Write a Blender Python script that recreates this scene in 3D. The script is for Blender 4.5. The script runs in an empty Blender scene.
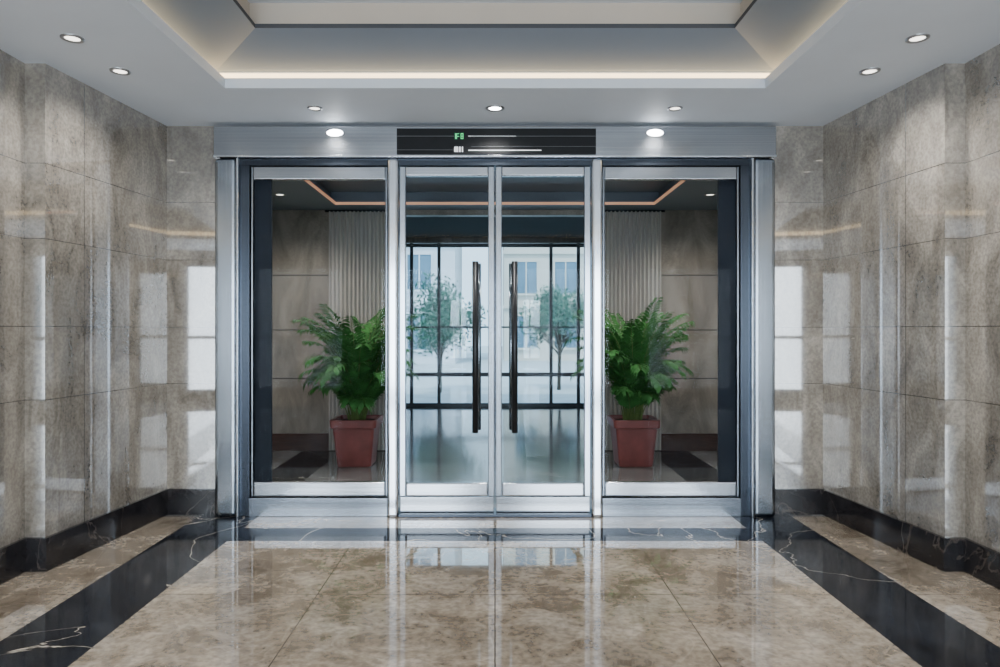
import bpy, bmesh, math, random
from mathutils import Vector, Matrix
random.seed(7)
scene = bpy.context.scene
COL = scene.collection
H = 1.34          # eye height
F = 700.0         # focal length in px of a 1000 px frame

# ------------------------------------------------------------------ helpers
def nt(mat):
    mat.use_nodes = True
    t = mat.node_tree
    return t, t.nodes, t.links, t.nodes["Principled BSDF"]

def simple(name, col, rough=0.5, metal=0.0, emit=None, estr=0.0, noise=0.0, nscale=20.0, bump=0.0, stretch=(1,1,1), spec=0.5):
    m = bpy.data.materials.new(name)
    t, N, L, b = nt(m)
    b.inputs["Roughness"].default_value = rough
    b.inputs["Metallic"].default_value = metal
    b.inputs["Specular IOR Level"].default_value = spec
    tc = N.new("ShaderNodeTexCoord"); mp = N.new("ShaderNodeMapping")
    mp.inputs["Scale"].default_value = stretch
    L.new(tc.outputs["Object"], mp.inputs[0])
    nz = N.new("ShaderNodeTexNoise"); nz.inputs["Scale"].default_value = nscale
    nz.inputs["Detail"].default_value = 5
    L.new(mp.outputs[0], nz.inputs["Vector"])
    r = N.new("ShaderNodeValToRGB")
    k = noise
    r.color_ramp.elements[0].position = 0.3; r.color_ramp.elements[1].position = 0.7
    r.color_ramp.elements[0].color = (*[v*(1-k) for v in col], 1)
    r.color_ramp.elements[1].color = (*[min(1, v*(1+k)) for v in col], 1)
    L.new(nz.outputs["Fac"], r.inputs[0]); L.new(r.outputs[0], b.inputs["Base Color"])
    if bump:
        bp = N.new("ShaderNodeBump"); bp.inputs["Strength"].default_value = bump
        bp.inputs["Distance"].default_value = 0.002
        L.new(nz.outputs["Fac"], bp.inputs["Height"]); L.new(bp.outputs[0], b.inputs["Normal"])
    if emit:
        b.inputs["Emission Color"].default_value = (*emit, 1)
        b.inputs["Emission Strength"].default_value = estr
    return m

def stone(name, cols, scale, rough, joints=None, jw=0.003, jcol=(0.03,0.028,0.025), vein=None, vscale=1.2, stretch=(1,1,1), speck=0.25, coat=0.0, veinw=0.03, sscale=90, dist=0.9, spec=0.5, big=0.0, coatior=1.5, bigscale=0.9):
    """cols: 3 colours; joints: dict axis->list of positions"""
    m = bpy.data.materials.new(name)
    t, N, L, b = nt(m)
    b.inputs["Roughness"].default_value = rough
    b.inputs["Specular IOR Level"].default_value = spec
    b.inputs["Coat Weight"].default_value = coat
    b.inputs["Coat Roughness"].default_value = 0.015
    b.inputs["Coat IOR"].default_value = coatior
    tc = N.new("ShaderNodeTexCoord"); mp = N.new("ShaderNodeMapping")
    mp.inputs["Scale"].default_value = stretch
    L.new(tc.outputs["Object"], mp.inputs[0])
    n1 = N.new("ShaderNodeTexNoise"); n1.inputs["Scale"].default_value = scale
    n1.inputs["Detail"].default_value = 10; n1.inputs["Roughness"].default_value = 0.68
    n1.inputs["Distortion"].default_value = dist
    L.new(mp.outputs[0], n1.inputs["Vector"])
    r = N.new("ShaderNodeValToRGB")
    r.color_ramp.elements[0].position = 0.32; r.color_ramp.elements[0].color = (*cols[0],1)
    r.color_ramp.elements[1].position = 0.70; r.color_ramp.elements[1].color = (*cols[2],1)
    e = r.color_ramp.elements.new(0.5); e.color = (*cols[1],1)
    L.new(n1.outputs["Fac"], r.inputs[0])
    out = r.outputs[0]
    def mult(out, src):
        mx = N.new("ShaderNodeMix"); mx.data_type = 'RGBA'; mx.blend_type = 'MULTIPLY'
        mx.inputs[0].default_value = 1.0
        L.new(out, mx.inputs[6]); L.new(src, mx.inputs[7]); return mx.outputs[2]
    n2 = N.new("ShaderNodeTexNoise"); n2.inputs["Scale"].default_value = sscale
    n2.inputs["Detail"].default_value = 4
    L.new(tc.outputs["Object"], n2.inputs["Vector"])
    r2 = N.new("ShaderNodeValToRGB")
    r2.color_ramp.elements[0].position = 0.38; r2.color_ramp.elements[0].color = (1-speck*1.6,)*3+(1,)
    r2.color_ramp.elements[1].position = 0.6; r2.color_ramp.elements[1].color = (1,1,1,1)
    L.new(n2.outputs["Fac"], r2.inputs[0])
    out = mult(out, r2.outputs[0])
    if big:
        n4 = N.new("ShaderNodeTexNoise"); n4.inputs["Scale"].default_value = bigscale; n4.inputs["Detail"].default_value = 3
        L.new(tc.outputs["Object"], n4.inputs["Vector"])
        r4 = N.new("ShaderNodeValToRGB")
        r4.color_ramp.elements[0].position = 0.35; r4.color_ramp.elements[0].color = (1-big,)*3+(1,)
        r4.color_ramp.elements[1].position = 0.62; r4.color_ramp.elements[1].color = (1,1,1,1)
        L.new(n4.outputs["Fac"], r4.inputs[0]); out = mult(out, r4.outputs[0])
    if vein:
        n3 = N.new("ShaderNodeTexNoise"); n3.inputs["Scale"].default_value = vscale
        n3.inputs["Detail"].default_value = 7; n3.inputs["Distortion"].default_value = 1.0
        L.new(mp.outputs[0], n3.inputs["Vector"])
        s = N.new("ShaderNodeMath"); s.operation = 'SUBTRACT'; s.inputs[1].default_value = 0.5
        L.new(n3.outputs["Fac"], s.inputs[0])
        a = N.new("ShaderNodeMath"); a.operation = 'ABSOLUTE'; L.new(s.outputs[0], a.inputs[0])
        mr = N.new("ShaderNodeMapRange"); mr.inputs[1].default_value = 0.0; mr.inputs[2].default_value = veinw
        mr.inputs[3].default_value = vein[1]; mr.inputs[4].default_value = 0.0
        L.new(a.outputs[0], mr.inputs[0])
        mv = N.new("ShaderNodeMix"); mv.data_type = 'RGBA'
        L.new(mr.outputs[0], mv.inputs[0]); L.new(out, mv.inputs[6]); mv.inputs[7].default_value = (*vein[0],1)
        out = mv.outputs[2]
    if joints:
        sep = N.new("ShaderNodeSeparateXYZ"); L.new(tc.outputs["Object"], sep.inputs[0])
        acc = None
        for ax, lst in joints.items():
            for p in lst:
                s = N.new("ShaderNodeMath"); s.operation='SUBTRACT'; s.inputs[1].default_value = p
                L.new(sep.outputs["XYZ".index(ax)], s.inputs[0])
                a = N.new("ShaderNodeMath"); a.operation='ABSOLUTE'; L.new(s.outputs[0], a.inputs[0])
                c = N.new("ShaderNodeMath"); c.operation='LESS_THAN'; c.inputs[1].default_value = jw
                L.new(a.outputs[0], c.inputs[0])
                if acc is None: acc = c.outputs[0]
                else:
                    q = N.new("ShaderNodeMath"); q.operation='MAXIMUM'
                    L.new(acc, q.inputs[0]); L.new(c.outputs[0], q.inputs[1]); acc = q.outputs[0]
        mj = N.new("ShaderNodeMix"); mj.data_type='RGBA'
        L.new(acc, mj.inputs[0]); L.new(out, mj.inputs[6]); mj.inputs[7].default_value = (*jcol,1)
        out = mj.outputs[2]
    L.new(out, b.inputs["Base Color"])
    return m

def glassmat(name, tint, refl=0.5, rough=0.0, base=0.0):
    m = bpy.data.materials.new(name); m.use_nodes = True
    t = m.node_tree; N = t.nodes; L = t.links; N.clear()
    o = N.new("ShaderNodeOutputMaterial"); tr = N.new("ShaderNodeBsdfTransparent")
    tr.inputs[0].default_value = (*tint,1)
    g = N.new("ShaderNodeBsdfGlossy"); g.inputs["Roughness"].default_value = rough
    g.inputs[0].default_value = (0.9,0.95,1,1)
    fr = N.new("ShaderNodeFresnel"); fr.inputs[0].default_value = 1.45
    mu = N.new("ShaderNodeMath"); mu.operation='MULTIPLY_ADD'; mu.inputs[1].default_value = refl; mu.inputs[2].default_value = base
    L.new(fr.outputs[0], mu.inputs[0])
    mx = N.new("ShaderNodeMixShader"); L.new(mu.outputs[0], mx.inputs[0])
    L.new(tr.outputs[0], mx.inputs[1]); L.new(g.outputs[0], mx.inputs[2]); L.new(mx.outputs[0], o.inputs[0])
    return m

def mesh_obj(name, bm, mats, parent=None, smooth=False, label=None, category=None, kind=None, group=None, bevel=0.0):
    me = bpy.data.meshes.new(name)
    bmesh.ops.recalc_face_normals(bm, faces=bm.faces[:])
    bm.to_mesh(me); bm.free()
    if not isinstance(mats, (list,tuple)): mats = [mats]
    for m in mats: me.materials.append(m)
    if smooth:
        for p in me.polygons: p.use_smooth = True
    ob = bpy.data.objects.new(name, me); COL.objects.link(ob)
    if parent: ob.parent = parent
    tag(ob, label, category, kind, group)
    if bevel:
        bv = ob.modifiers.new("bevel","BEVEL"); bv.width = bevel; bv.segments = 3; bv.limit_method='ANGLE'
    return ob

def tag(ob, label=None, category=None, kind=None, group=None):
    if label: ob["label"] = label
    if category: ob["category"] = category
    if kind: ob["kind"] = kind
    if group: ob["group"] = group

def empty(name, loc=(0,0,0), **kw):
    e = bpy.data.objects.new(name, None); e.location = loc; e.empty_display_size = 0.1
    COL.objects.link(e); tag(e, **kw); return e

def addbox(bm, x0,x1,y0,y1,z0,z1, mi=0):
    if x0>x1: x0,x1=x1,x0
    if y0>y1: y0,y1=y1,y0
    if z0>z1: z0,z1=z1,z0
    vs = [bm.verts.new(p) for p in [(x0,y0,z0),(x1,y0,z0),(x1,y1,z0),(x0,y1,z0),(x0,y0,z1),(x1,y0,z1),(x1,y1,z1),(x0,y1,z1)]]
    for f in [(0,3,2,1),(4,5,6,7),(0,1,5,4),(1,2,6,5),(2,3,7,6),(3,0,4,7)]:
        fc = bm.faces.new([vs[i] for i in f]); fc.material_index = mi

def boxes(name, lst, mats, **kw):
    bm = bmesh.new()
    for b in lst: addbox(bm, *b)
    return mesh_obj(name, bm, mats, **kw)

def quad(bm, pts, mi=0):
    f = bm.faces.new([bm.verts.new(p) for p in pts]); f.material_index = mi; return f

def cyl(bm, p0, p1, r0, r1=None, n=20, mi=0, caps=True):
    if r1 is None: r1 = r0
    p0=Vector(p0); p1=Vector(p1); d=(p1-p0).normalized()
    a = Vector((1,0,0)) if abs(d.x)<0.9 else Vector((0,1,0))
    u = d.cross(a).normalized(); v = d.cross(u)
    A=[];B=[]
    for i in range(n):
        t=2*math.pi*i/n; o=u*math.cos(t)+v*math.sin(t)
        A.append(bm.verts.new(p0+o*r0)); B.append(bm.verts.new(p1+o*r1))
    for i in range(n):
        j=(i+1)%n; f=bm.faces.new([A[i],A[j],B[j],B[i]]); f.material_index=mi; f.smooth=True
    if caps:
        bm.faces.new(A[::-1]).material_index=mi; bm.faces.new(B).material_index=mi

def lathe(bm, prof, n=32, mi=0, c=(0,0,0)):
    rings=[]
    for r,z in prof:
        rings.append([bm.verts.new((c[0]+r*math.cos(2*math.pi*i/n), c[1]+r*math.sin(2*math.pi*i/n), c[2]+z)) for i in range(n)])
    for a,b in zip(rings,rings[1:]):
        for i in range(n):
            j=(i+1)%n; f=bm.faces.new([a[i],a[j],b[j],b[i]]); f.material_index=mi; f.smooth=True
    return rings

def squircle(bm, prof, cr=0.25, n=8):
    """rounded-square rings; half width r, corner radius cr*r"""
    rings=[]
    for r,z in prof:
        c=r*cr; ring=[]
        for q in range(4):
            cx=(r-c)*(1 if q in (0,3) else -1); cy=(r-c)*(1 if q in (0,1) else -1)
            for k in range(n+1):
                a=math.pi/2*(q+k/n); ring.append(bm.verts.new((cx+c*math.cos(a),cy+c*math.sin(a),z)))
        rings.append(ring)
    m=len(rings[0])
    for a,b in zip(rings,rings[1:]):
        for i in range(m):
            j=(i+1)%m; bm.faces.new([a[i],a[j],b[j],b[i]])
    return rings

# ------------------------------------------------------------------ materials
M_wall = stone("polished_taupe_granite", [(0.16,0.14,0.116),(0.31,0.278,0.234),(0.50,0.456,0.395)], 4.5, 0.05,
    joints={'Z':[0.95,1.36,1.85,2.27],'Y':[4.22,2.3,0.7,-0.9]}, jw=0.0022, jcol=(0.06,0.055,0.05), stretch=(1,1,0.45), speck=0.18, sscale=55, coat=1.0, coatior=2.3, spec=1.0, big=0.3)
M_wallin = stone("honed_taupe_stone", [(0.15,0.13,0.11),(0.25,0.22,0.19),(0.38,0.345,0.30)], 3.0, 0.35,
    joints={'Z':[0.80,1.34,1.95],'Y':[6.4]}, jw=0.006, stretch=(1,1,0.4), speck=0.2)
M_beige = stone("beige_marble", [(0.17,0.128,0.088),(0.35,0.288,0.218),(0.57,0.50,0.41)], 3.6, 0.05,
    joints={'X':[0,-0.9,0.9],'Y':[3.545,2.645,1.745,0.845]}, jw=0.0028, jcol=(0.08,0.062,0.045),
    vein=((0.60,0.52,0.42),0.2), vscale=2.6, veinw=0.025, speck=0.2, sscale=30, dist=0.5, spec=0.9, big=0.32, bigscale=1.4, coat=0.9, coatior=1.9)
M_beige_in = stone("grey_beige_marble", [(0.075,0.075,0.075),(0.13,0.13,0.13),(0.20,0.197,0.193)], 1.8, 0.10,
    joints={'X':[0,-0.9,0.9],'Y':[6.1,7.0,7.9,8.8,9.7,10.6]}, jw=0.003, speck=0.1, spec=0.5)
M_black = stone("black_marble", [(0.004,0.005,0.008),(0.008,0.010,0.015),(0.020,0.024,0.032)], 4.0, 0.07,
    vein=((0.6,0.53,0.43),0.8), vscale=0.9, speck=0.1, veinw=0.003, spec=0.28)
M_base = stone("dark_brown_marble", [(0.006,0.006,0.008),(0.014,0.013,0.015),(0.035,0.03,0.03)], 6.0, 0.1,
    vein=((0.2,0.16,0.13),0.25), vscale=2.0, speck=0.1, veinw=0.008)
M_wood = simple("dark_mahogany", (0.05,0.022,0.016), 0.3, noise=0.4, nscale=10, stretch=(1,1,8))
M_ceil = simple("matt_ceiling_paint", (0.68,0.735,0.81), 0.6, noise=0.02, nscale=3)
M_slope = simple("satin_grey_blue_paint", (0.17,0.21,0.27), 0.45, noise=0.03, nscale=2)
M_dark = simple("dark_ceiling_and_shadow_line_paint", (0.07,0.075,0.085), 0.8, noise=0.03, nscale=2, spec=0.1)
M_cream = simple("cream_paint", (0.52,0.46,0.39), 0.55, noise=0.03, nscale=3)
M_steel = simple("brushed_steel", (0.42,0.47,0.53), 0.17, 1.0, noise=0.16, nscale=2, stretch=(60,60,0.25))
M_steell = simple("bright_polished_steel", (0.68,0.72,0.77), 0.14, 1.0, noise=0.08, nscale=2, stretch=(60,60,0.25))
M_steelh = simple("brushed_steel_horizontal", (0.45,0.48,0.52), 0.18, 1.0, noise=0.12, nscale=2, stretch=(0.25,60,60))
M_steelm = simple("mid_grey_steel", (0.24,0.27,0.31), 0.2, 1.0, noise=0.12, nscale=2, stretch=(0.25,60,60))
M_steeld = simple("dark_steel", (0.06,0.072,0.092), 0.25, 1.0, noise=0.1, nscale=3, stretch=(60,60,0.3))
M_darkpanel = simple("dark_jamb_lacquer", (0.012,0.015,0.022), 0.7, 0.0, noise=0.1, spec=0.08)
M_blackm = simple("black_handle_coating", (0.008,0.009,0.011), 0.35, 0.3, noise=0.1)
M_glass = glassmat("clear_door_glass", (0.96,0.98,0.985), 0.07)
M_glass2 = glassmat("clear_window_glass", (0.92,0.97,1.0), 0.7)
M_led = simple("warm_led_strip", (1,0.8,0.5), 0.5, emit=(1.0,0.74,0.42), estr=4.4)
M_led2 = simple("warm_led_strip_dim", (1,0.6,0.4), 0.5, emit=(1.0,0.47,0.27), estr=0.42)
M_lens = simple("lamp_lens_glow", (1,1,1), 0.5, emit=(0.95,0.98,1.0), estr=25.0)
M_lensb = simple("lamp_lens_soft", (1,1,1), 0.5, emit=(1.0,0.93,0.82), estr=4.0)
M_ring = simple("downlight_bezel", (0.35,0.36,0.38), 0.3, 0.8, noise=0.05)
M_disp = simple("black_display_glass", (0.008,0.009,0.011), 0.45, noise=0.1, spec=0.2)
M_green = simple("green_indicator", (0.1,0.8,0.3), 0.5, emit=(0.1,0.9,0.35), estr=0.4)
M_white = simple("white_indicator", (0.8,0.8,0.8), 0.5, emit=(0.9,0.95,1), estr=0.6)
M_line = simple("grey_slot_line", (0.16,0.17,0.18), 0.3, 0.7, noise=0.05)
M_pot = simple("maroon_glazed_clay", (0.19,0.05,0.045), 0.4, noise=0.2, nscale=8, bump=0.2)
M_soil = simple("potting_soil", (0.03,0.02,0.013), 0.95, noise=0.5, nscale=60, bump=1.0)
M_leafA = simple("palm_leaf_green", (0.035,0.13,0.03), 0.6, noise=0.5, nscale=7, spec=0.15)
M_stem = simple("palm_stem_green", (0.10,0.15,0.04), 0.6, noise=0.3, nscale=10, spec=0.2)
M_curtain = simple("taupe_curtain_fabric", (0.42,0.395,0.37), 0.8, noise=0.12, nscale=40, stretch=(1,1,0.1))
M_frame = simple("dark_window_frame", (0.05,0.06,0.07), 0.4, 0.5, noise=0.1)
M_bldg = simple("pale_render_facade", (0.66,0.71,0.76), 0.8, noise=0.05, nscale=1)
M_bldg2 = simple("cream_render_facade", (0.64,0.62,0.56), 0.8, noise=0.05, nscale=1)
M_bwin = simple("blue_facade_glazing", (0.12,0.22,0.30), 0.2, noise=0.3, nscale=0.7)
M_pave = simple("pale_paving", (0.45,0.52,0.56), 0.7, noise=0.1, nscale=2)
M_tleaf = simple("tree_leaf_green", (0.05,0.17,0.12), 0.6, noise=0.5, nscale=4)
M_bark = simple("tree_bark", (0.10,0.08,0.06), 0.9, noise=0.4, nscale=20, bump=0.8)
M_blocker = simple("light_blocker_concrete", (0.3,0.3,0.3), 0.9, noise=0.1)

CH = H+1.486      # lobby ceiling height
YW = 5.10         # end wall plane
YF = 5.00         # face of the steel door frame
YB = -3.5         # street side of the lobby
YI = 7.8          # partition behind the inner vestibule
YG = 12.2         # far glazing

# ------------------------------------------------------------------ floor
bm = bmesh.new()
xs = [-4.2,-2.13,-1.7,1.7,2.13,4.2]
ys = [YB,4.445,4.737,5.02,YG+0.1]
for i in range(len(xs)-1):
    for j in range(len(ys)-1):
        xm=(xs[i]+xs[i+1])/2; ym=(ys[j]+ys[j+1])/2
        mi = 0 if j<3 else 2
        if 1.7<abs(xm)<2.13: mi = 1
        if j==1 and abs(xm)<2.13: mi = 1
        quad(bm, [(xs[i],ys[j],0),(xs[i+1],ys[j],0),(xs[i+1],ys[j+1],0),(xs[i],ys[j+1],0)], mi)
bmesh.ops.remove_doubles(bm, verts=bm.verts[:], dist=1e-4)
r = bmesh.ops.extrude_face_region(bm, geom=bm.faces[:])
for v in r["geom"]:
    if isinstance(v, bmesh.types.BMVert): v.co.z -= 0.1
mesh_obj("floor", bm, [M_beige,M_black,M_beige_in], kind="structure", category="floor",
         label="polished beige marble floor with black marble border strips")

# ------------------------------------------------------------------ lobby side walls
def sidewall(s, name):
    prof = [(2.62,YB),(2.62,3.9),(2.507,3.9),(2.39,YW),(2.39,YW+0.12),(2.9,YW+0.12),(2.9,YB)]
    bm = bmesh.new()
    lo=[bm.verts.new((s*x,y,0)) for x,y in prof]; hi=[bm.verts.new((s*x,y,CH)) for x,y in prof]
    n=len(prof)
    for i in range(n):
        j=(i+1)%n; bm.faces.new([lo[i],lo[j],hi[j],hi[i]])
    bm.faces.new(lo); bm.faces.new(hi)
    mesh_obj(name, bm, M_wall, kind="structure", category="wall", label="polished taupe granite panelled side wall")
    # baseboard following the wall
    pr = [(2.60,YB),(2.60,3.88),(2.487,3.88),(2.372,YW-0.02),(2.39,YW),(2.507,3.9),(2.62,3.9),(2.62,YB)]
    bm = bmesh.new(); lo=[bm.verts.new((s*x,y,0)) for x,y in pr]; hi=[bm.verts.new((s*x,y,0.185)) for x,y in pr]
    n=len(pr)
    for i in range(n):
        j=(i+1)%n; bm.faces.new([lo[i],lo[j],hi[j],hi[i]])
    bm.faces.new(lo); bm.faces.new(hi)
    mesh_obj("baseboard_"+name.split("_")[1], bm, M_base, kind="structure", category="baseboard", label="dark marble baseboard along the granite wall")
sidewall(-1,"wall_left"); sidewall(1,"wall_right")

boxes("wall_front", [(-2.39,-2.0,YW,YW+0.12,0,CH),(2.0,2.39,YW,YW+0.12,0,CH),(-2.0,2.0,YW,YW+0.12,2.6,CH)], M_wall,
      kind="structure", category="wall", label="taupe granite end wall around the steel entrance")
boxes("baseboard_front", [(-2.372,-2.012,YW-0.02,YW,0,0.185),(2.012,2.372,YW-0.02,YW,0,0.185)], M_base,
      kind="structure", category="baseboard", label="dark marble baseboard beside the steel entrance")

# rear (street side) wall with window openings
boxes("wall_rear", [(-2.62,-2.3,YB-0.15,YB,0,CH),(2.3,2.62,YB-0.15,YB,0,CH),(-2.3,2.3,YB-0.15,YB,2.6,CH),(-2.3,2.3,YB-0.15,YB,0,0.15),(-0.55,0.55,YB-0.15,YB,0.15,2.6)], M_wall,
      kind="structure", category="wall", label="granite wall around the street-side windows")
fr=[]
for x in (-2.27,-1.4,-0.58,0.58,1.4,2.27): fr.append((x-0.03,x+0.03,YB-0.12,YB-0.05,0.15,2.6))
for z in (0.18,1.2,2.57): fr += [(-2.3,-0.55,YB-0.11,YB-0.06,z-0.03,z+0.03),(0.55,2.3,YB-0.11,YB-0.06,z-0.03,z+0.03)]
w=empty("window_3",(0,YB-0.1,0.15),kind="structure",category="window",label="dark framed street-side window wall")
o=boxes("window_frame", fr, M_frame); o.parent=w; o.matrix_parent_inverse=Matrix.Translation((0,-(YB-0.1),-0.15))

# ------------------------------------------------------------------ ceiling with stepped tray
TX, TY0, TY1 = 1.66, -1.6, 4.30
def frame_rects(bm, xo, yo0, yo1, xi, yi0, yi1, zo, zi, mi=0):
    """ring between outer rectangle (height zo) and inner rectangle (height zi)"""
    O=[(-xo,yo0,zo),(xo,yo0,zo),(xo,yo1,zo),(-xo,yo1,zo)]
    I=[(-xi,yi0,zi),(xi,yi0,zi),(xi,yi1,zi),(-xi,yi1,zi)]
    for k in range(4):
        l=(k+1)%4
        quad(bm,[O[k],O[l],I[l],I[k]],mi)
bm = bmesh.new()
zl = H+1.548   # top of the lip
zs = H+1.627   # lower edge of the sloping panels
d = 0.363; z2 = H+1.733; z3 = H+1.90
frame_rects(bm, 2.75,YB-0.15,YW+0.12, TX,TY0,TY1, CH,CH, 0)
frame_rects(bm, TX,TY0,TY1, TX,TY0,TY1, CH,zl, 0)
frame_rects(bm, TX,TY0,TY1, TX+0.12,TY0-0.12,TY1+0.12, zl,zl, 0)
frame_rects(bm, TX+0.12,TY0-0.12,TY1+0.12, TX+0.12,TY0-0.12,TY1+0.12, zl,zs, 0)
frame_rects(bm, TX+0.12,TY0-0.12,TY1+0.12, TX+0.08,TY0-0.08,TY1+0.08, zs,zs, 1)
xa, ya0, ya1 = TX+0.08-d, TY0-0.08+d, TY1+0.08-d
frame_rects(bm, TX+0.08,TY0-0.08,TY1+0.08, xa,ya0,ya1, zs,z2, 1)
frame_rects(bm, xa,ya0,ya1, xa,ya0,ya1, z2,z2+0.025, 3)  # dark edge paints in the shadow line under the cream fascia
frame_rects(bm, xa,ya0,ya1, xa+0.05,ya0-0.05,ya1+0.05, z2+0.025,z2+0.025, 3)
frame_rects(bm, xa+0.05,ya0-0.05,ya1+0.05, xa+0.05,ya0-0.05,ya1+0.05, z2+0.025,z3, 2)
quad(bm,[(-xa-0.05,ya0-0.05,z3),(xa+0.05,ya0-0.05,z3),(xa+0.05,ya1+0.05,z3),(-xa-0.05,ya1+0.05,z3)],0)
bmesh.ops.remove_doubles(bm, verts=bm.verts[:], dist=1e-4)
mesh_obj("ceiling", bm, [M_ceil,M_slope,M_cream,M_dark], kind="structure", category="ceiling",
         label="grey painted ceiling with a stepped recessed tray")
boxes("sky_blocker_slab", [(-4.4,4.4,YB-0.3,YG+0.3,3.30,3.45)], M_blocker, kind="structure", category="roof", label="unseen slab added above the lobby to block sky light")  # out of view, added to stop sky light leaking through the ceilings
boxes("sky_blocker_walls", [(-4.4,-4.3,YB-0.3,YG+0.3,0,3.3),(4.3,4.4,YB-0.3,YG+0.3,0,3.3),(-4.3,4.3,YB-0.3,YB-0.15,CH,3.3),(-4.3,-2.62,YB-0.3,YB-0.15,0,CH),(2.62,4.3,YB-0.3,YB-0.15,0,CH)],
      M_blocker, kind="structure", category="wall", label="unseen outer walls added to block sky light")  # unseen shell, added to keep sky light out at the sides

# LED strip in the cove
bm=bmesh.new()
e=0.105; za, zb = zl+0.004, zs-0.012
X=TX+e; Y0=TY0-e; Y1=TY1+e
addbox(bm,-X,X,Y1,Y1+0.01,za,zb); addbox(bm,-X,X,Y0-0.01,Y0,za,zb)
addbox(bm,-X-0.01,-X,Y0,Y1,za,zb); addbox(bm,X,X+0.01,Y0,Y1,za,zb)
mesh_obj("led_strip", bm, M_led, label="warm white light strip glowing in the ceiling cove", category="light")

# ------------------------------------------------------------------ downlights
def downlight(x,y,z,r,power,lens,label="small round recessed downlight in the grey ceiling",col=(1.0,0.98,0.95)):
    e=empty("recessed_downlight",(x,y,z),label=label,category="light",group="recessed ceiling downlights")
    bm=bmesh.new()
    lathe(bm,[(r*0.66,0.004),(r*0.68,-0.006),(r*0.86,-0.009),(r,-0.006),(r*1.02,0.0)],28)
    mesh_obj("bezel",bm,M_ring,parent=e,smooth=True)
    bm=bmesh.new()
    rr=lathe(bm,[(r*0.67,-0.002),(r*0.5,-0.004),(r*0.2,-0.005)],28)
    bm.faces.new(rr[-1])
    mesh_obj("lamp_lens",bm,lens,parent=e)
    if power>0:
        ld=bpy.data.lights.new("lamp","SPOT"); ld.energy=power; ld.color=col; ld.spot_size=math.radians(150); ld.spot_blend=1.0
        ld.shadow_soft_size=0.05
        lo=bpy.data.objects.new("lamp",ld); lo.location=(0,0,-0.03); lo.parent=e; COL.objects.link(lo)
    return e
for s in (-1,1):
    downlight(s*1.205,4.686,CH,0.05,60,M_lensb)
    for y in (4.016,3.562,2.2,0.8,-0.6,-2.0):  # the nearer rows are out of view, added to brighten the lobby
        downlight(s*2.15,y,CH,0.055,112 if y<3 else 66,M_lensb)
downlight(0,4.686,CH,0.062,70,M_lens,label="bright round recessed downlight above the entrance")

# ------------------------------------------------------------------ steel entrance
zt = 2.569   # underside of header
hd=empty("trim_3",(0,YF,0),kind="structure",category="door frame",label="brushed steel entrance frame with wide header")
def P(o): 
    o.parent=hd; o.matrix_parent_inverse=Matrix.Translation((0,-YF,0)); return o
P(boxes("header",[(-2.01,2.01,YF,YF+0.2,zt+0.004,2.795)],M_steelh,bevel=0.004))
P(boxes("header_lip",[(-2.01,2.01,YF-0.012,YF,zt+0.004,zt+0.02)],M_steell,bevel=0.003))
P(boxes("header_track",[(-1.836,1.836,YF+0.03,YF+0.18,zt-0.045,zt)],M_steeld))
for s in (-1,1):
    P(boxes("jamb",[(s*1.850,s*2.01,YF,YF+0.2,0,zt)],M_steel,bevel=0.03))
    P(boxes("jamb_edge",[(s*1.834,s*1.849,YF-0.004,YF+0.2,0,zt)],M_steell,bevel=0.004))
    P(boxes("inner_jamb",[(s*1.766,s*1.833,YF+0.03,YF+0.2,0,zt-0.045)],M_steeld,bevel=0.003))
    P(boxes("mullion",[(s*0.693,s*0.772,YF,YF+0.16,0,zt)],M_steell,bevel=0.02))
    P(boxes("kick_plate",[(s*0.772,s*1.766,YF+0.02,YF+0.15,0,0.133)],M_steelm,bevel=0.003))
P(boxes("threshold",[(-0.693,0.693,YF-0.0,YF+0.2,0,0.022)],M_steeld,bevel=0.004))

def leaf_parts(e, x0,x1, y, z0,z1, st, tr, br, off, lighter=M_steel, kick=None):
    inv=Matrix.Translation((-off[0],-off[1],-off[2]))
    def Q(o): o.parent=e; o.matrix_parent_inverse=inv; return o
    t=0.045
    Q(boxes("stile",[(x0,x0+st,y,y+t,z0,z1)],lighter,bevel=0.006))
    Q(boxes("stile",[(x1-st,x1,y,y+t,z0,z1)],lighter,bevel=0.006))
    Q(boxes("rail",[(x0+st,x1-st,y,y+t,z1-tr,z1)],M_steelh,bevel=0.008))
    Q(boxes("rail",[(x0+st,x1-st,y,y+t,z0,z0+br)],M_steelh,bevel=0.012))
    Q(boxes("glass_pane",[(x0+st-0.004,x1-st+0.004,y+0.02,y+0.0202,z0+br-0.004,z1-tr+0.004)],M_glass))
    if kick is not None:
        Q(boxes("kick_plate",[(x0+0.005,x1-0.005,y+0.008,y+t-0.005,kick,z0-0.003)],M_steelh,bevel=0.004))
    return Q
for k,s in enumerate((-1,1)):
    a,b = (s*0.690, s*0.004); x0,x1=min(a,b),max(a,b)
    off=(s*0.345,YF+0.05,0.024)
    e=empty("door_%d"%(k+1),off,kind="structure",category="door",label="glass door leaf in a brushed steel frame with a long black pull bar")
    Q=leaf_parts(e,x0,x1,YF+0.05,0.137,2.522,0.045,0.07,0.10,off,kick=0.024)
    bm=bmesh.new()
    hx=s*0.140
    cyl(bm,(hx,YF-0.035,0.61),(hx,YF-0.035,1.826),0.022,n=20)
    for z in (0.78,1.66): cyl(bm,(hx,YF-0.035,z),(hx,YF+0.07,z),0.012,n=12)
    Q(mesh_obj("handle",bm,M_blackm,label="long vertical black pull bar"))
    bm=bmesh.new()
    hx2=s*0.118
    cyl(bm,(hx2,YF+0.12,0.61),(hx2,YF+0.12,1.826),0.016,n=16)
    for z in (0.78,1.66): cyl(bm,(hx2,YF+0.07,z),(hx2,YF+0.12,z),0.010,n=12)
    Q(mesh_obj("handle",bm,M_steelm,label="vertical grey steel pull bar on the inner side"))
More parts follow.
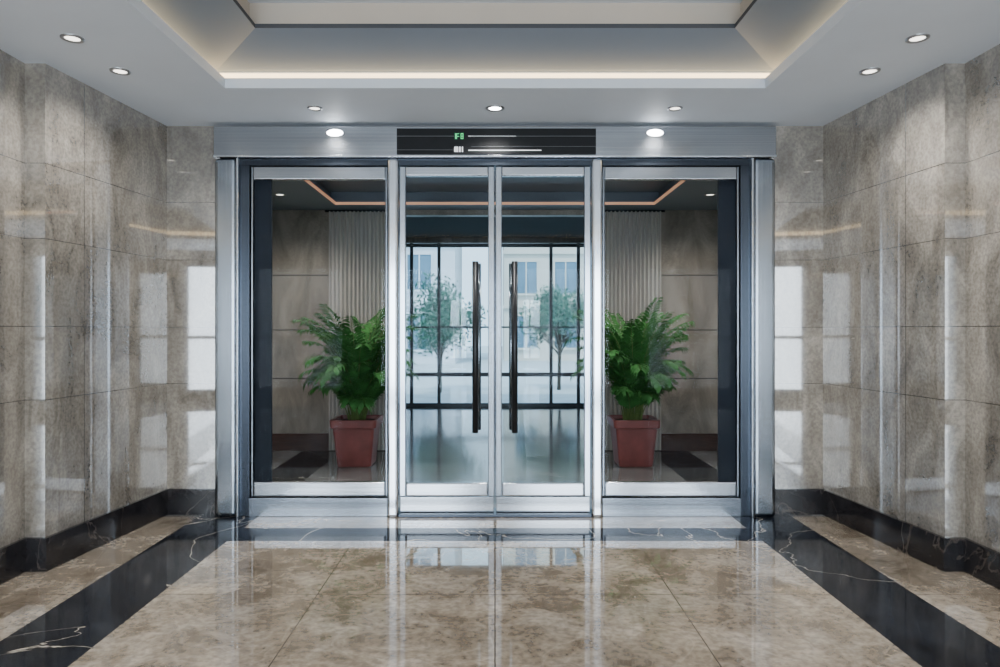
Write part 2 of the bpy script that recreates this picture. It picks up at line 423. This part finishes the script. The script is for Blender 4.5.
for k,s in enumerate((-1,1)):
    a,b=(s*0.775,s*1.764); x0,x1=min(a,b),max(a,b)
    off=(s*1.27,YF+0.05,0.137)
    e=empty("window_%d"%(k+1),off,kind="structure",category="window",label="fixed glass sidelight in a brushed steel frame")
    Q=leaf_parts(e,x0,x1,YF+0.05,0.137,2.522,0.018,0.095,0.105,off,M_steelm)
    Q(boxes("side_panel",[(s*1.625,s*1.745,YF+0.09,YF+0.11,0.24,2.43)],M_darkpanel))

# indicator panel
e=empty("indicator_panel",(0.01,YF,2.683),label="black glass indicator panel with small green and white symbols",category="sign")
inv=Matrix.Translation((-0.01,-YF,-2.683))
def Q(o): o.parent=e; o.matrix_parent_inverse=inv; return o
Q(boxes("display_face",[(-0.70,0.72,YF-0.015,YF,2.592,2.776)],M_disp,bevel=0.003))
yy=YF-0.0175
Q(boxes("slot_line",[(-0.70,-0.29,yy,YF-0.015,2.719,2.722),(-0.17,0.72,yy,YF-0.015,2.719,2.722),(-0.70,-0.29,yy,YF-0.015,2.622,2.624),(-0.17,0.72,yy,YF-0.015,2.646,2.648)],M_line))
Q(boxes("status_bar",[(-0.19,0.15,yy,YF-0.0151,2.7185,2.7225),(-0.19,0.33,yy,YF-0.0151,2.6165,2.6225)],M_white))
g=[(-0.285,-0.27,2.70,2.74),(-0.27,-0.255,2.735,2.74),(-0.27,-0.255,2.716,2.721),(-0.245,-0.225,2.735,2.741),(-0.245,-0.239,2.70,2.74),(-0.231,-0.225,2.70,2.74),(-0.245,-0.225,2.70,2.705),(-0.245,-0.225,2.718,2.722)]
Q(boxes("green_symbol",[(a,b,yy,YF-0.015,c,d_) for a,b,c,d_ in g],M_green))
g=[(-0.29,-0.262,2.608,2.645),(-0.255,-0.245,2.608,2.645),(-0.236,-0.228,2.608,2.645)]
Q(boxes("white_symbol",[(a,b,yy,YF-0.015,c,d_) for a,b,c,d_ in g],M_white))

# spotlight reflections on the header, imitated by glowing ovals
for s in (-1,1):
    e=empty("header_glint",(s*1.143,YF,2.747),label="small glowing oval imitating a spotlight reflection on the steel door header",category="light",group="spotlight reflections on the door header")
    bm=bmesh.new(); bmesh.ops.create_uvsphere(bm,u_segments=24,v_segments=12,radius=1)
    for v in bm.verts: v.co=Vector((v.co.x*0.06,v.co.y*0.018,v.co.z*0.026))
    mesh_obj("lamp_lens",bm,M_lens,parent=e,smooth=True)
    bm=bmesh.new(); bmesh.ops.create_uvsphere(bm,u_segments=24,v_segments=12,radius=1)
    for v in bm.verts: v.co=Vector((v.co.x*0.07,v.co.y*0.008,v.co.z*0.032))
    mesh_obj("bezel",bm,M_ring,parent=e,smooth=True)

# ------------------------------------------------------------------ inner vestibule
CI = H+1.337
YV=YW+0.12
boxes("wall_vestibule_left",[(-2.75,-2.53,YV,YI+0.12,0,3.0)],M_wallin,kind="structure",category="wall",label="stone side wall of the inner vestibule")
boxes("wall_vestibule_right",[(2.53,2.75,YV,YI+0.12,0,3.0)],M_wallin,kind="structure",category="wall",label="stone side wall of the inner vestibule")
boxes("wall_partition",[(-4.3,-1.06,YI,YI+0.12,0,3.0),(1.06,4.3,YI,YI+0.12,0,3.0),(-1.06,1.06,YI,YI+0.12,2.62,3.0)],M_wallin,kind="structure",category="wall",label="stone panelled partition with a central passage")
boxes("baseboard_partition",[(-2.53,-1.84,YI-0.025,YI,0,0.19),(1.84,2.53,YI-0.025,YI,0,0.19)],M_wood,kind="structure",category="baseboard",label="dark mahogany baseboard under the stone panels")
bm=bmesh.new()
tx,ty0,ty1=1.71,5.7,7.49
frame_rects(bm,2.6,YV,YI, tx,ty0,ty1, CI,CI,0)
frame_rects(bm,tx,ty0,ty1, tx,ty0,ty1, CI,CI+0.05,0)
frame_rects(bm,tx,ty0,ty1, tx+0.06,ty0-0.06,ty1+0.06, CI+0.05,CI+0.05,0)
frame_rects(bm,tx+0.06,ty0-0.06,ty1+0.06, tx+0.06,ty0-0.06,ty1+0.06, CI+0.05,CI+0.15,0)
quad(bm,[(-tx-0.06,ty0-0.06,CI+0.15),(tx+0.06,ty0-0.06,CI+0.15),(tx+0.06,ty1+0.06,CI+0.15),(-tx-0.06,ty1+0.06,CI+0.15)],0)
bmesh.ops.remove_doubles(bm, verts=bm.verts[:], dist=1e-4)
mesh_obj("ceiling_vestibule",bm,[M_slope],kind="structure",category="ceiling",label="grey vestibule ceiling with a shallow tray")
bm=bmesh.new()
for (a,b,c,d_) in ((-tx,tx,ty1-0.012,ty1),(-tx,-tx+0.012,ty0,ty1-0.012),(tx-0.012,tx,ty0,ty1-0.012)):
    addbox(bm,a,b,c,d_,CI+0.004,CI+0.030)
mesh_obj("led_strip",bm,M_led2,label="warm orange light strip around the vestibule tray",category="light")
for s in (-1,1):
    downlight(s*2.12,6.9,CI,0.055,90,M_lensb,label="small round downlight in the vestibule ceiling",col=(1,0.93,0.84))
    downlight(s*1.3,6.1,CI+0.15,0.055,130,M_lensb,label="small round downlight in the vestibule tray",col=(1,0.95,0.88))
# curtains
for s in (-1,1):
    bm=bmesh.new(); n=220; lo=[];hi=[]
    x0,x1=1.07,1.84
    for i in range(n+1):
        x=x0+(x1-x0)*i/n; y=YI-0.05+0.018*math.sin(i/n*2*math.pi*17)
        lo.append(bm.verts.new((s*x,y,0.01))); hi.append(bm.verts.new((s*x,y+0.0,CI-0.02)))
    for i in range(n): bm.faces.new([lo[i],lo[i+1],hi[i+1],hi[i]])
    c=mesh_obj("curtain",bm,M_curtain,smooth=True,label="pale taupe full-length pleated curtain beside the passage",category="curtain",group="pleated curtains")
    bm=bmesh.new(); cyl(bm,(s*1.03,YI-0.05,CI-0.02),(s*1.88,YI-0.05,CI-0.02),0.012,n=12)
    mesh_obj("curtain_rod",bm,M_steeld,parent=c)

# ------------------------------------------------------------------ far hall
boxes("wall_hall_left",[(-3.7,-3.5,YI+0.12,YG,0,3.2)],M_wallin,kind="structure",category="wall",label="stone side wall of the far hall")
boxes("wall_hall_right",[(3.5,3.7,YI+0.12,YG,0,3.2)],M_wallin,kind="structure",category="wall",label="stone side wall of the far hall")
boxes("ceiling_hall",[(-3.5,3.5,YI+0.12,YG,2.95,3.0)],M_dark,kind="structure",category="ceiling",label="grey ceiling of the far hall")
boxes("wall_hall_end",[(-4.3,4.3,YG,YG+0.15,2.86,3.3),(-4.3,-3.5,YG,YG+0.15,0,2.86),(3.5,4.3,YG,YG+0.15,0,2.86)],M_wallin,kind="structure",category="wall",label="stone lintel over the far glazing")
w=empty("window_4",(0,YG,0),kind="structure",category="window",label="floor-to-ceiling glazing with thin dark frames facing a street")
inv=Matrix.Translation((0,-YG,0)); fr=[]
for x in (-3.46,-2.4,-1.46,-0.98,0,0.98,1.46,2.4,3.46): fr.append((x-0.028,x+0.028,YG+0.03,YG+0.1,0,2.86))
for z,t in ((0.03,0.03),(0.56,0.035),(1.39,0.015),(2.82,0.03)): fr.append((-3.5,3.5,YG+0.04,YG+0.09,z-t,z+t))
o=boxes("window_frame",fr,M_frame); o.parent=w; o.matrix_parent_inverse=inv
o=boxes("glass_pane",[(-3.5,3.5,YG+0.065,YG+0.0652,0,2.86)],M_glass2); o.parent=w; o.matrix_parent_inverse=inv

# ------------------------------------------------------------------ potted palms
def palm(x,y,seed,bias):
    rnd=random.Random(seed)
    e=empty("potted_palm",(x,y,0),label="lush green areca palm in a square maroon tapered pot",category="plant",group="potted palms by the curtains")
    bm=bmesh.new()
    rr=squircle(bm,[(0.160,0.0),(0.166,0.010),(0.203,0.375),(0.206,0.38),(0.222,0.385),(0.225,0.392),(0.229,0.458),(0.225,0.465),(0.203,0.465),(0.199,0.455),(0.195,0.40)],cr=0.16)
    bm.faces.new(rr[0])
    mesh_obj("pot",bm,M_pot,parent=e)
    bm=bmesh.new(); rr=squircle(bm,[(0.196,0.425),(0.14,0.435),(0.05,0.44)],cr=0.16); bm.faces.new(rr[-1])
    mesh_obj("soil",bm,M_soil,parent=e,smooth=True)
    bs=bmesh.new(); bl=bmesh.new()
    nf=72
    for i in range(nf):
        az=2*math.pi*i/nf*3.236+rnd.uniform(-.3,.3)
        if i<=28:
            L=rnd.uniform(1.10,1.38); el=math.radians(rnd.uniform(79,88)); bend=math.radians(rnd.uniform(45,100))
        elif i<=56:
            L=rnd.uniform(0.85,1.18); el=math.radians(rnd.uniform(70,84)); bend=math.radians(rnd.uniform(85,130))
        else:
            L=rnd.uniform(0.55,0.8); el=math.radians(rnd.uniform(60,84)); bend=math.radians(rnd.uniform(60,110))
        p=Vector((0.09*math.cos(az)*rnd.random(),0.09*math.sin(az)*rnd.random(),0.43))
        hor=Vector((math.cos(az)+bias*0.2,math.sin(az),0)).normalized()
        side=Vector((-hor.y,hor.x,0)); steps=16; pts=[p.copy()]; tans=[]
        for k in range(steps):
            t=k/steps; a=el-bend*t**1.6
            tv=hor*math.cos(a)*0.72+Vector((0,0,math.sin(a)))
            tans.append(tv.normalized()); p=p+tv*(L/steps); pts.append(p.copy())
        tans.append(tans[-1])
        for k in range(steps):
            cyl(bs,pts[k],pts[k+1],0.006*(1-0.8*k/steps),0.006*(1-0.8*(k+1)/steps),n=5,caps=False)
        nl=28
        for j in range(nl):
            t=0.24+0.76*j/(nl-1); f=t*steps; k=min(int(f),steps-1)
            q=pts[k].lerp(pts[k+1],f-k); tv=tans[k]
            ll=(0.06+0.13*math.sin(math.pi*min(1,(0.12+0.82*t))))*rnd.uniform(0.85,1.1)
            for sd in (-1,1):
                dr=(side*sd*0.8+tv*0.75+Vector((0,0,rnd.uniform(-.15,.12)))).normalized()
                wv=tv.cross(dr).cross(dr).normalized()*0.012
                m1=q+dr*ll*0.4; m2=q+dr*ll*0.75+Vector((0,0,-0.014)); tip=q+dr*ll+Vector((0,0,-0.045*rnd.uniform(.6,1.6)))
                v=[bl.verts.new(c) for c in (q,m1+wv,m1-wv,m2+wv*0.8,m2-wv*0.8,tip)]
                bl.faces.new((v[0],v[1],v[2])); bl.faces.new((v[1],v[3],v[4],v[2])); bl.faces.new((v[3],v[5],v[4]))
    mesh_obj("stem",bs,M_stem,parent=e,smooth=True)
    for v in bl.verts:
        v.co.y=min(v.co.y, YI-0.09-y)
    mesh_obj("foliage",bl,M_leafA,parent=e,smooth=False)
palm(-1.38,7.0,3,-1); palm(1.38,7.0,11,1)

# ------------------------------------------------------------------ outdoors
boxes("ground",[(-40,40,YG+0.15,60,-0.12,-0.02)],M_pave,kind="structure",category="ground",label="pale paved street outside the glazing")
def building(x0,x1,y,h,mat,label):
    e=empty("building",((x0+x1)/2,y,-0.02),label=label,category="building")
    inv=Matrix.Translation((-(x0+x1)/2,-y,0.02))
    bm=bmesh.new(); addbox(bm,x0,x1,y,y+6,-0.02,h)
    for k in range(1,int(h/2.4)+1): addbox(bm,x0-0.05,x1+0.05,y-0.12,y+0.02,k*2.4-0.1,k*2.4+0.05)
    o=mesh_obj("facade",bm,mat); o.parent=e; o.matrix_parent_inverse=inv
    bm=bmesh.new(); z=0; x=0
    addbox(bm,x,x+0.95,-0.03,0,z,z+1.4,1)
    for b in [(x-0.06,x,-0.07,0,z-0.06,z+1.46),(x+0.95,x+1.01,-0.07,0,z-0.06,z+1.46),(x,x+0.95,-0.07,0,z+1.4,z+1.46),(x-0.1,x+1.05,-0.14,0,z-0.08,z),(x+0.45,x+0.5,-0.06,-0.03,z,z+1.4)]: addbox(bm,*b,0)
    first=None; x=x0+0.5
    while x<x1-1.0:
        for k in range(min(4,int(h/2.4))):
            if first is None:
                first=mesh_obj("building_window",bm,[mat,M_bwin]); w=first
            else:
                w=first.copy(); COL.objects.link(w)
            w.parent=e; w.location=(x-(x0+x1)/2,0,k*2.4+0.57)
        x+=1.75
building(-11,-1.6,28,11,M_bldg,"pale grey apartment building with rows of windows")
building(0.4,10,31,11,M_bldg2,"cream apartment building with rows of windows")
def tree(x,y,h,seed):
    rnd=random.Random(seed)
    e=empty("tree",(x,y,-0.02),label="small leafy street tree outside the glazing",category="tree",group="street trees")
    bm=bmesh.new()
    cyl(bm,(0,0,0),(0.03,0,h*0.45),0.045,0.032,n=10)
    tips=[]
    for i in range(24):
        a=rnd.uniform(0,6.28); z0=h*rnd.uniform(0.25,0.45); l=h*rnd.uniform(0.2,0.5)
        el=rnd.uniform(0.4,1.3)
        p1=Vector((math.cos(a)*math.cos(el)*l*0.7,math.sin(a)*math.cos(el)*l*0.7,z0+math.sin(el)*l))
        cyl(bm,(0.02,0,z0),p1,0.018,0.006,n=6); tips.append(p1)
    mesh_obj("trunk",bm,M_bark,parent=e,smooth=True)
    bm=bmesh.new()
    for p in tips:
        for k in range(130):
            o=Vector([max(-.34,min(.34,rnd.gauss(0,.16))) for _ in range(3)])
            c=p+o; u=Vector((rnd.gauss(0,1),rnd.gauss(0,1),rnd.gauss(0,1))).normalized(); v=u.orthogonal().normalized()
            s=rnd.uniform(.04,.06)
            bm.faces.new([bm.verts.new(c-u*s),bm.verts.new(c+v*s*.5),bm.verts.new(c+u*s),bm.verts.new(c-v*s*.5)])
    mesh_obj("foliage",bm,M_tleaf,parent=e)
tree(-1.2,15.2,2.7,5); tree(1.45,15.9,3.0,9); tree(-4.2,17.5,2.8,12); tree(4.8,18,3.0,14)

# ------------------------------------------------------------------ light
wd=bpy.data.worlds.new("World"); scene.world=wd; wd.use_nodes=True
bg=wd.node_tree.nodes["Background"]; bg.inputs[0].default_value=(0.62,0.83,1.0,1); bg.inputs[1].default_value=2.8
sd=bpy.data.lights.new("sun","SUN"); sd.energy=3.0; sd.angle=0.05; sd.color=(1,0.97,0.92)
so=bpy.data.objects.new("sun",sd); so.rotation_euler=(math.radians(35),0,math.radians(-15)); COL.objects.link(so)
def area(name,loc,rot,sx,sy,en,col):
    d=bpy.data.lights.new(name,"AREA"); d.shape='RECTANGLE'; d.size=sx; d.size_y=sy; d.energy=en; d.color=col
    o=bpy.data.objects.new(name,d); o.location=loc; o.rotation_euler=rot; COL.objects.link(o); return o
area("daylight_fill",(0,YB-0.35,1.4),(math.radians(90),0,0),4.6,2.5,500,(0.82,0.91,1.0))  # area lamp added outside the rear windows, stands in for sky light

# ------------------------------------------------------------------ camera
cd=bpy.data.cameras.new("camera"); cam=bpy.data.objects.new("camera",cd); COL.objects.link(cam)
cam.location=(0,0,H); cam.rotation_euler=(math.radians(90),0,0)
cd.sensor_width=36; cd.lens=36*F/1000; cd.shift_x=0.005; cd.shift_y=-0.0035; cd.clip_start=0.05
scene.camera=cam
